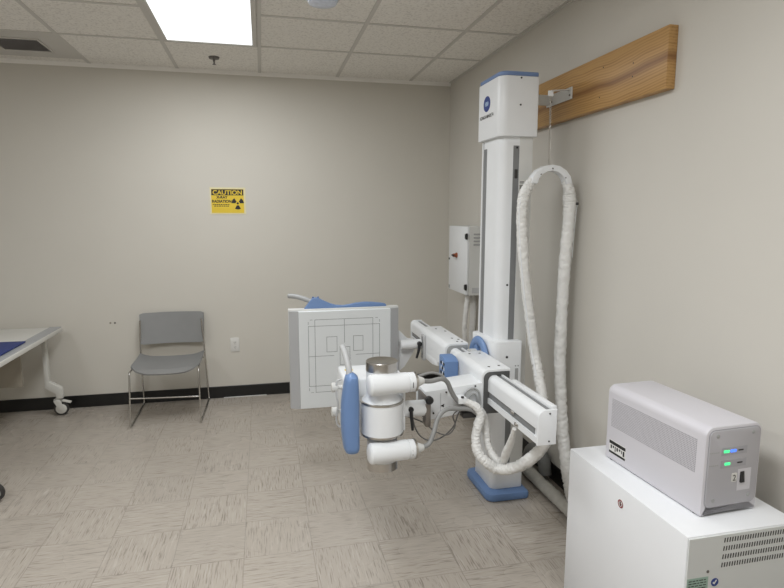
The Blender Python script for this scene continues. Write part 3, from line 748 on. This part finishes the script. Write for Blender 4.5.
# collimator behind the tube
cl = build('collimator', MB().box(-1.262, -.985, -2.335, -2.105, .515, .792, .012, 3), M_white, X)
build('warning_label', MB().box(-1.238, -1.200, -2.20, -2.175, .7918, .7928), M_yellow, cl)
build('label_print', MB().box(-1.217, -1.203, -2.195, -2.18, .7926, .7932), M_print, cl)
for z in (.735, .620):
    build('knob', MB().lathe((-1.262, -2.262, z), (-1, 0, 0), [(0, .010), (.020, .010), (.021, .020), (.026, .022), (.046, .022), (.049, .019)], 24), M_white2, cl)
build('knob_guard', MB().tube([(-1.262, -2.27, .775), (-1.288, -2.275, .762), (-1.290, -2.28, .70), (-1.284, -2.285, .66), (-1.292, -2.28, .60), (-1.286, -2.275, .56), (-1.262, -2.27, .54)], .0045, 8, 8), M_ltgrey, cl)
build('front_window', MB().box(-1.235, -1.02, -2.106, -2.095, .545, .785, .003, 1), M_mid, cl)
# blue grip panel at the left of the tube
secs = []
for k in range(29):
    v = k/28; z = .512+.350*v
    e = min(v/.09, (1-v)/.06, 1.); e = math.sqrt(max(.0, 1-(1-e)**2))
    hw = .038-.014*max(0, (v-.55)/.45)**1.6-.006*max(0, (.35-v)/.35)**1.3
    secs.append((z, -1.255-.007*math.sin(PI*v)+.005*v+.006*max(0, .3-v), -2.485, max(.004, hw*(.35+.65*e)), max(.004, .050*(.35+.65*e))))
gp = build('grip_panel', MB().loft(secs, 36, 2.8), M_blue, X, smooth=50)
many('bracket', [MB().box(-1.258, -1.235, -2.44, -2.33, a, a+.035, .004, 1) for a in (.60, .73)], M_white2, gp)
build('handle_bar', MB().tube([(-1.258, -2.475, .82), (-1.259, -2.462, .875), (-1.268, -2.425, .93), (-1.276, -2.395, .958)], .0135, 16, 8), M_ltgrey, gp)

# detector carriage on the far half of the rail
dc = build('detector_carriage', MB().prism(carriage_profile(-.628, -.492, .672, .806, .034), 'y', -1.840, -1.335, .002), M_white, X)
build('seal', MB().prism(carriage_profile(-.618, -.498, .672, .797, .03), 'y', -1.846, -1.330), M_mid, dc)
build('lower_side_plate', MB().prism([(-1.70, .672), (-1.70, .645), (-1.60, .630), (-1.36, .630), (-1.30, .672)], 'x', -.628, -.604, .002), M_white, dc)
sc = []
for (x, y) in ((-.55, -1.42), (-.515, -1.50), (-.54, -1.70), (-.515, -1.74), (-.515, -1.80), (-.54, -1.79)): sc.append(MB().box(x-.005, x+.005, y-.008, y+.008, .8055, .8070))
many('cover_slot', sc, M_dark, dc)
df = build('detector_flange', MB().prism(rrect(-1.465, -1.400, .615, .775, .012), 'x', -.642, -.628, .002), M_ltgrey, X)
many('flange_slot', [MB().box(-.6435, -.6415, -1.447, -1.42, a, b_) for a, b_ in ((.725, .765), (.63, .655))], M_grey, df)
da = build('detector_arm', MB().cyl((-.775, -1.405, .712), (-.642, -1.405, .712), .030, seg=32, ch=.003), M_white, X)
lvr = MB().cyl((-.662, -1.452, .720), (-.662, -1.43, .720), .015, seg=16, ch=.002).tube([(-.665, -1.445, .720), (-.669, -1.45, .683), (-.685, -1.455, .633)], [.010, .009, .007], 10, 6)
build('lever', lvr, M_black, da)
gs = MB().prism([(-.95, .90), (-.763, .785), (-.715, .735), (-.672, .724), (-.672, .650), (-.735, .553), (-.79, .51), (-.95, .48)], 'y', -1.350, -1.310, .004)
build('detector_gusset', gs, M_white, X)
# flat detector
PY = -1.42; DX0, DX1, DZ0, DZ1 = -1.402, -.842, .348, .945
dp = build('detector_panel', MB().box(DX0-.058, DX1+.056, PY+.028, PY+.075, DZ0-.002, DZ1+.012, .003, 2), M_white2, X)
build('front_face', MB().box(DX0, DX1, PY, PY+.03, DZ0, DZ1, .0015, 1), M_panelw, dp)
build('side_bevel', MB().prism([(DX0-.001, PY+.001), (DX0-.001, PY+.03), (DX0-.057, PY+.03), (DX0-.054, PY+.022)], 'z', DZ0, DZ1+.002), M_chamf, dp)
build('side_bevel', MB().prism([(DX1+.001, PY+.001), (DX1+.001, PY+.03), (DX1+.055, PY+.03), (DX1+.052, PY+.022)], 'z', DZ0, DZ1+.002), M_chamf, dp)
W, Hh = DX1-DX0, DZ1-DZ0
ln = MB()
def rib(u0, v0, u1, v1, w=.0010):
    x0, x1 = sorted((DX0+u0*W, DX0+u1*W)); z0, z1 = sorted((DZ1-v0*Hh, DZ1-v1*Hh))
    ln.box(x0-w, x1+w, PY-.0006, PY+.0002, z0-w, z1+w)
def rect(u0, v0, u1, v1): rib(u0, v0, u1, v0); rib(u0, v1, u1, v1); rib(u0, v0, u0, v1); rib(u1, v0, u1, v1)
A0, A1, B0, B1 = .10, .875, .085, .835
for (u, s) in ((A0, 1), (A1, -1)):
    rib(u, B0+.02, u, B0+.045); rib(u, B1-.045, u, B1-.02); rib(u+s*.02, B0, u+s*.045, B0); rib(u+s*.02, B1, u+s*.045, B1)
rib(.17, B0, .80, B0); rib(.17, B1, .80, B1); rib(A0, .15, A0, .77); rib(A1, .15, A1, .77)
rib(A0, .15, A1, .15); rib(A0, .77, A1, .77); rib(.17, B0, .17, B1); rib(.80, B0, .80, B1)
rib(.487, B0, .487, .33); rib(A0, .46, .37, .46); rib(.61, .46, A1, .46)
rect(.295, .265, .405, .42); rect(.585, .265, .690, .42); rect(.437, .375, .545, .56)
build('printed_marks', ln, M_line, dp, smooth=0)
# blue hand grip along the top edge and the grey bar behind it
prof = [(-1.368, .952), (-1.352, .972), (-1.332, 1.000), (-1.316, 1.017), (-1.300, 1.021), (-1.282, 1.020), (-1.262, 1.010), (-1.235, .996), (-1.205, .982), (-1.172, .972), (-1.13, .968), (-1.09, .973), (-1.05, .981), (-1.00, .985), (-.95, .983), (-.90, .977), (-.868, .972), (-.862, .966), (-.862, .952)]
tg = build('top_grip', MB().prism(prof, 'y', PY+.034, PY+.070, .004), M_blue, X)
many('grip_button', [MB().cyl((x, PY+.052, 1.018), (x, PY+.052, 1.027), .006, seg=12) for x in (-1.31, -1.28)], M_bluecap, tg)
build('grip_bar', MB().tube([(-1.315, PY+.055, .995), (-1.36, PY+.075, 1.012), (-1.41, PY+.10, 1.024), (-1.452, PY+.125, 1.026)], .0145, 14, 8), M_mid, X)

# grey high-voltage cables and the thin ones
build('tube_cable', MB().tube([(-.955, -2.508, .815), (-.907, -2.49, .806), (-.854, -2.475, .808), (-.823, -2.462, .788), (-.797, -2.445, .738), (-.769, -2.432, .696), (-.735, -2.425, .668), (-.690, -2.43, .655)], .0105, 12, 10), M_cable, X)
build('tube_cable', MB().tube([(-.985, -2.44, .808), (-.935, -2.435, .818), (-.88, -2.42, .822), (-.833, -2.42, .806), (-.808, -2.428, .768), (-.782, -2.424, .710), (-.752, -2.42, .672)], .006, 10, 10), M_cable, X)
build('tube_cable', MB().tube([(-.960, -2.511, .518), (-.915, -2.5, .528), (-.890, -2.49, .575), (-.866, -2.47, .629), (-.823, -2.455, .660), (-.759, -2.445, .655), (-.701, -2.44, .645), (-.665, -2.442, .620)], .0105, 12, 10), M_cable, X)
build('thin_cable', MB().tube([(-.975, -2.43, .645), (-.958, -2.42, .578), (-.922, -2.40, .520), (-.868, -2.385, .490), (-.808, -2.37, .499), (-.758, -2.37, .543), (-.745, -2.40, .616), (-.725, -2.425, .65)], .0035, 8, 10), M_cable2, X)
build('thin_cable', MB().tube([(-.995, -2.42, .630), (-.917, -2.40, .589), (-.848, -2.39, .532), (-.790, -2.385, .512), (-.757, -2.39, .553), (-.775, -2.41, .61), (-.755, -2.43, .648)], .003, 8, 10), M_cable2, X)
cp = build('cable_clamp', MB().box(-.762, -.722, -2.445, -2.386, .674, .703, .004, 2), M_white, X)
build('clamp_screw', MB().cyl((-.742, -2.44, .702), (-.742, -2.44, .709), .007, seg=12), M_dark, cp)
build('cable_tie', MB().box(-.735, -.66, -2.43, -2.388, .60, .628, .004, 1), M_dark, X)
build('cable_sleeve', MB().tube([(-.735, -2.432, .682), (-.712, -2.436, .676), (-.676, -2.452, .655), (-.660, -2.458, .622), (-.673, -2.462, .577), (-.687, -2.472, .521), (-.686, -2.5, .467), (-.660, -2.53, .432), (-.615, -2.54, .400), (-.565, -2.586, .415), (-.52, -2.645, .470), (-.480, -2.700, .555), (-.445, -2.70, .640), (-.430, -2.66, .70)],
      [.012, .016, .018, .019, .021, .019, .022, .021, .024, .022, .025, .023, .024, .022], 20, 20, .22, 24), M_sleeve, X, smooth=70)
build('cable_sleeve', MB().tube([(-.668, -2.425, .655), (-.636, -2.43, .612), (-.627, -2.44, .551), (-.622, -2.46, .477), (-.606, -2.497, .432), (-.585, -2.535, .425), (-.585, -2.575, .483), (-.592, -2.635, .563), (-.603, -2.686, .640)],
      [.013, .015, .017, .016, .018, .016, .018, .014, .008], 20, 20, .22, 26), M_sleeve, X, smooth=70)

# ------------------------------------------------------------------ cabinet and power unit at right
cx0, cx1, cy0, cy1, cz1 = -.457, -.075, -3.506, -2.876, .62
t = thing('equipment_cabinet', 'large white equipment cabinet against the right wall, grey box on top', 'cabinet', ((cx0+cx1)/2, (cy0+cy1)/2, 0))
build('body', MB().box(cx0, cx1, cy0+.004, cy1, .001, cz1, .0022, 2), M_cab, t)
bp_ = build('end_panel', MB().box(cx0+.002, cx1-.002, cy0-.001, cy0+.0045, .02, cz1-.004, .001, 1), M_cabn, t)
vs = MB()
for (z0, z1, xs) in ((.592, .606, -.338), (.5665, .5805, -.339), (.541, .555, -.340), (.5155, .5295, -.341)):
    x = xs
    while x < -.10:
        vs.hexa([(x, cy0-.0016, z0), (x+.0036, cy0-.0016, z0), (x+.0036, cy0-.0005, z0), (x, cy0-.0005, z0), (x+.0012, cy0-.0016, z1), (x+.0048, cy0-.0016, z1), (x+.0048, cy0-.0005, z1), (x+.0012, cy0-.0005, z1)])
        x += .0088
build('vent_slots', vs, M_dark, bp_, smooth=0)
build('screw', MB().lathe((-.385, cy0-.003, .509), (0, 1, 0), [(0, .0035), (.001, .0045), (.003, .0045)], 14), M_brass, bp_)
gl = build('rating_label', MB().box(-.452, -.382, cy0-.0016, cy0-.0008, .425, .494), M_green, bp_, smooth=0)
gt = MB(); random.seed(9)
for k in range(7):
    z = .486-k*.008; x = -.447
    while x < -.392:
        l = random.uniform(.006, .014); gt.box(x, min(x+l, -.388), cy0-.002, cy0-.0015, z-.0012, z+.0012); x += l+.003
build('label_print', gt, M_print, gl, smooth=0)
rs = build('round_sticker', MB().lathe((-.3585, cy0-.0008, .472), (0, -1, 0), [(0, .0125), (.001, .0125)], 28), M_logo, bp_, smooth=0)
build('sticker_mark', MB().prism([(-.366, .470), (-.360, .466), (-.352, .478), (-.355, .4805), (-.3605, .4715), (-.364, .4745)], 'y', cy0-.0024, cy0-.0017), M_plate, rs, smooth=0)
# red prohibition sticker on the long side
sy, sz = -3.200, .562
st = build('warning_sticker', MB().lathe((cx0-.0001, sy, sz), (-1, 0, 0), [(0, .0145), (.0008, .0145)], 32), M_plate, t, smooth=0)
build('sticker_ring', MB().torus((cx0-.0010, sy, sz), (1, 0, 0), .0122, .0022, 32, 6, .2).box(cx0-.0013, cx0-.0009, -.0115, .0115, -.0014, .0014, M=Matrix.Translation((0, sy, sz)) @ Matrix.Rotation(math.radians(45), 4, 'X')), M_red, st)
build('sticker_figure', MB().box(cx0-.0011, cx0-.0008, sy-.0035, sy+.0035, sz-.007, sz+.003).lathe((cx0-.0008, sy, sz+.006), (-1, 0, 0), [(0, .0025), (.0003, .0025)], 12).box(cx0-.0011, cx0-.0008, sy-.0065, sy+.0065, sz-.001, sz+.001), M_print, st, smooth=0)

# power unit: local frame, x right, -y = front, slightly turned
U = thing('power_supply_unit', 'lavender grey power unit with green and blue lights on the white cabinet', 'power unit', (-.253, -3.190, cz1), math.radians(2.6))
hw, hl, hh = .104, .227, .281
out = rrect(-hw, hw, .004, hh, (.004, .004, .030, .030), 8)
k0 = [i for i, p in enumerate(out) if p[1] < .02]
lo_ = [(-hw, .006), (-hw+.003, .003), (-hw+.016, .003), (-hw+.022, .026), (hw-.034, .026), (hw-.028, .006), (hw-.024, .003), (hw-.003, .003), (hw, .006)]
body = MB().prism(lo_+[p for p in out if p[1] > .02], 'y', -hl, hl, .006)
build('case', body, M_ups, U, local=True)
many('foot_pad', [MB().cyl((x, y, .0003), (x, y, .006), .009, seg=16) for x in (-hw+.012, hw-.014) for y in (-hl+.03, hl-.03)], M_dark, U, local=True)
fp = build('front_panel', MB().prism(rrect(-hw+.012, hw-.010, .030, hh-.012, .018, 6), 'y', -hl-.003, -hl+.004, .0015), M_upsf, U, local=True)
build('panel_groove', MB().prism(rrect(-hw+.009, hw-.007, .028, hh-.009, .020, 6), 'y', -hl-.0008, -hl+.003), M_upsd, U, local=True)
def fx(u): return -hw+u*2*hw
def fz(v): return hh*(1-v)
yf = -hl-.003
many('screw', [MB().lathe((fx(u), yf-.0015, fz(v)), (0, 1, 0), [(0, .004), (.001, .0062), (.002, .0062)], 16) for (u, v) in ((.19, .10), (.82, .095), (.19, .82), (.82, .81))], M_mid, fp, local=True)
for (v0, v1, leds) in ((.235, .325, ((.31, .42, 0), (.43, .54, 1))), (.375, .465, ((.34, .45, 0),))):
    rc = build('indicator_recess', MB().box(fx(.27), fx(.73), yf-.0006, yf+.001, fz(v1), fz(v0), .0005, 1), M_upsd, fp, local=True)
    for (u0, u1, k) in leds:
        zc = fz((v0+v1)/2)
        build('blue_indicator' if k else 'green_indicator', MB().box(fx(u0), fx(u1)-.002, yf-.0016, yf-.0004, zc-.0042, zc+.0042, .001, 1), M_ledb if k else M_ledg, U if False else fp, local=True)
    build('indicator_off', MB().box(fx(.57), fx(.66), yf-.0013, yf-.0004, fz((v0+v1)/2)-.002, fz((v0+v1)/2)+.002), M_dark, fp, local=True)
    pm = MB(); z = fz((v0+v1)/2)
    for k in range(5): pm.box(fx(.07)+k*.0072, fx(.07)+k*.0072+.005, yf-.0005, yf+.0002, z-.0022, z+.0012)
    build('indicator_print', pm, M_mid, fp, local=True, smooth=0)
swr = build('switch_recess', MB().box(fx(.60), fx(.84), yf-.0006, yf+.001, fz(.745), fz(.50), .0008, 1), M_ups, fp, local=True)
build('power_switch', MB().hexa([(fx(.64), yf-.006, fz(.65)), (fx(.71), yf-.006, fz(.65)), (fx(.71), yf, fz(.65)), (fx(.64), yf, fz(.65)), (fx(.64), yf-.002, fz(.53)), (fx(.71), yf-.002, fz(.53)), (fx(.71), yf, fz(.53)), (fx(.64), yf, fz(.53))], .0006), M_black, fp, local=True)
ns = build('number_sticker', MB().prism(rrect(fx(.49), fx(.585), fz(.635), fz(.535), .004, 4), 'y', yf-.0007, yf+.0002), M_plate, fp, local=True, smooth=0)
build('numeral', MB().text('2', .027, (fx(.5375), yf-.0008, fz(.622)), (1, 0, 0), (0, 0, 1)), M_print, fp, local=True, smooth=0)
build('perforated_grille', MB().box(-hw-.0006, -hw+.001, -.195, .200, .130, .236), M_perf, U, local=True, smooth=0)
rl = build('rating_label', MB().box(-hw-.0008, -hw+.001, .115, .203, .028, .078), M_plate, U, local=True, smooth=0)
lp_ = MB().box(-hw-.0013, -hw-.0007, .115, .203, .064, .076).box(-hw-.0013, -hw-.0007, .115, .203, .029, .037)
random.seed(2); y = .119
while y < .197:
    l = random.uniform(.003, .009); lp_.box(-hw-.0013, -hw-.0007, y, y+l, random.choice((.041, .047, .052)), .060); y += l+.005
build('label_print', lp_, M_print, rl, local=True, smooth=0)

# ------------------------------------------------------------------ lights
def area(name, x, y, z, sx, sy, e, col=(.955, .98, 1.)):
    l = bpy.data.lights.new(name, 'AREA'); l.shape = 'RECTANGLE'; l.size = sx; l.size_y = sy; l.energy = e; l.color = col
    o = bpy.data.objects.new(name, l); COL.objects.link(o); o.location = (x, y, z); return o
area('troffer_glow', (xa+xb)/2, (ya+yb)/2, H-.02, .53, 1.13, 23)
area('fill_rear', -1.88, -3.8, H-.02, .55, 1.15, 40)  # unseen lamp added overhead, where a further ceiling panel would plausibly be
area('fill_rear_left', -3.7, -3.8, H-.02, .55, 1.15, 26)  # added unseen fill from the left, evens out the back wall
area('fill_rear_right', -.66, -4.6, H-.02, .55, 1.15, 15)  # added unseen fill beside the camera, no fitting modelled there
w = bpy.data.worlds.new('world'); scene.world = w; w.use_nodes = True
w.node_tree.nodes['Background'].inputs[0].default_value = (.9, .92, 1, 1); w.node_tree.nodes['Background'].inputs[1].default_value = .3

# ------------------------------------------------------------------ camera
yaw, pitch, roll = .22532966, .14065106, .00093323
f = V((math.sin(yaw)*math.cos(pitch), math.cos(yaw)*math.cos(pitch), -math.sin(pitch)))
r = V((math.cos(yaw), -math.sin(yaw), 0)); u = r.cross(f)
c, s = math.cos(roll), math.sin(roll); r, u = r*c+u*s, u*c-r*s
cam = bpy.data.cameras.new('camera'); co = bpy.data.objects.new('camera', cam); COL.objects.link(co)
cam.sensor_width = 36; cam.sensor_fit = 'HORIZONTAL'; cam.lens = 564.8045*36/784; cam.clip_start = .02
co.matrix_world = Matrix(((r.x, u.x, -f.x, -1.59838), (r.y, u.y, -f.y, -4.75554), (r.z, u.z, -f.z, 1.5204), (0, 0, 0, 1)))
scene.camera = co
scene.view_settings.view_transform = 'Standard'; scene.view_settings.look = 'None'
scene.view_settings.exposure = .02; scene.view_settings.gamma = 1
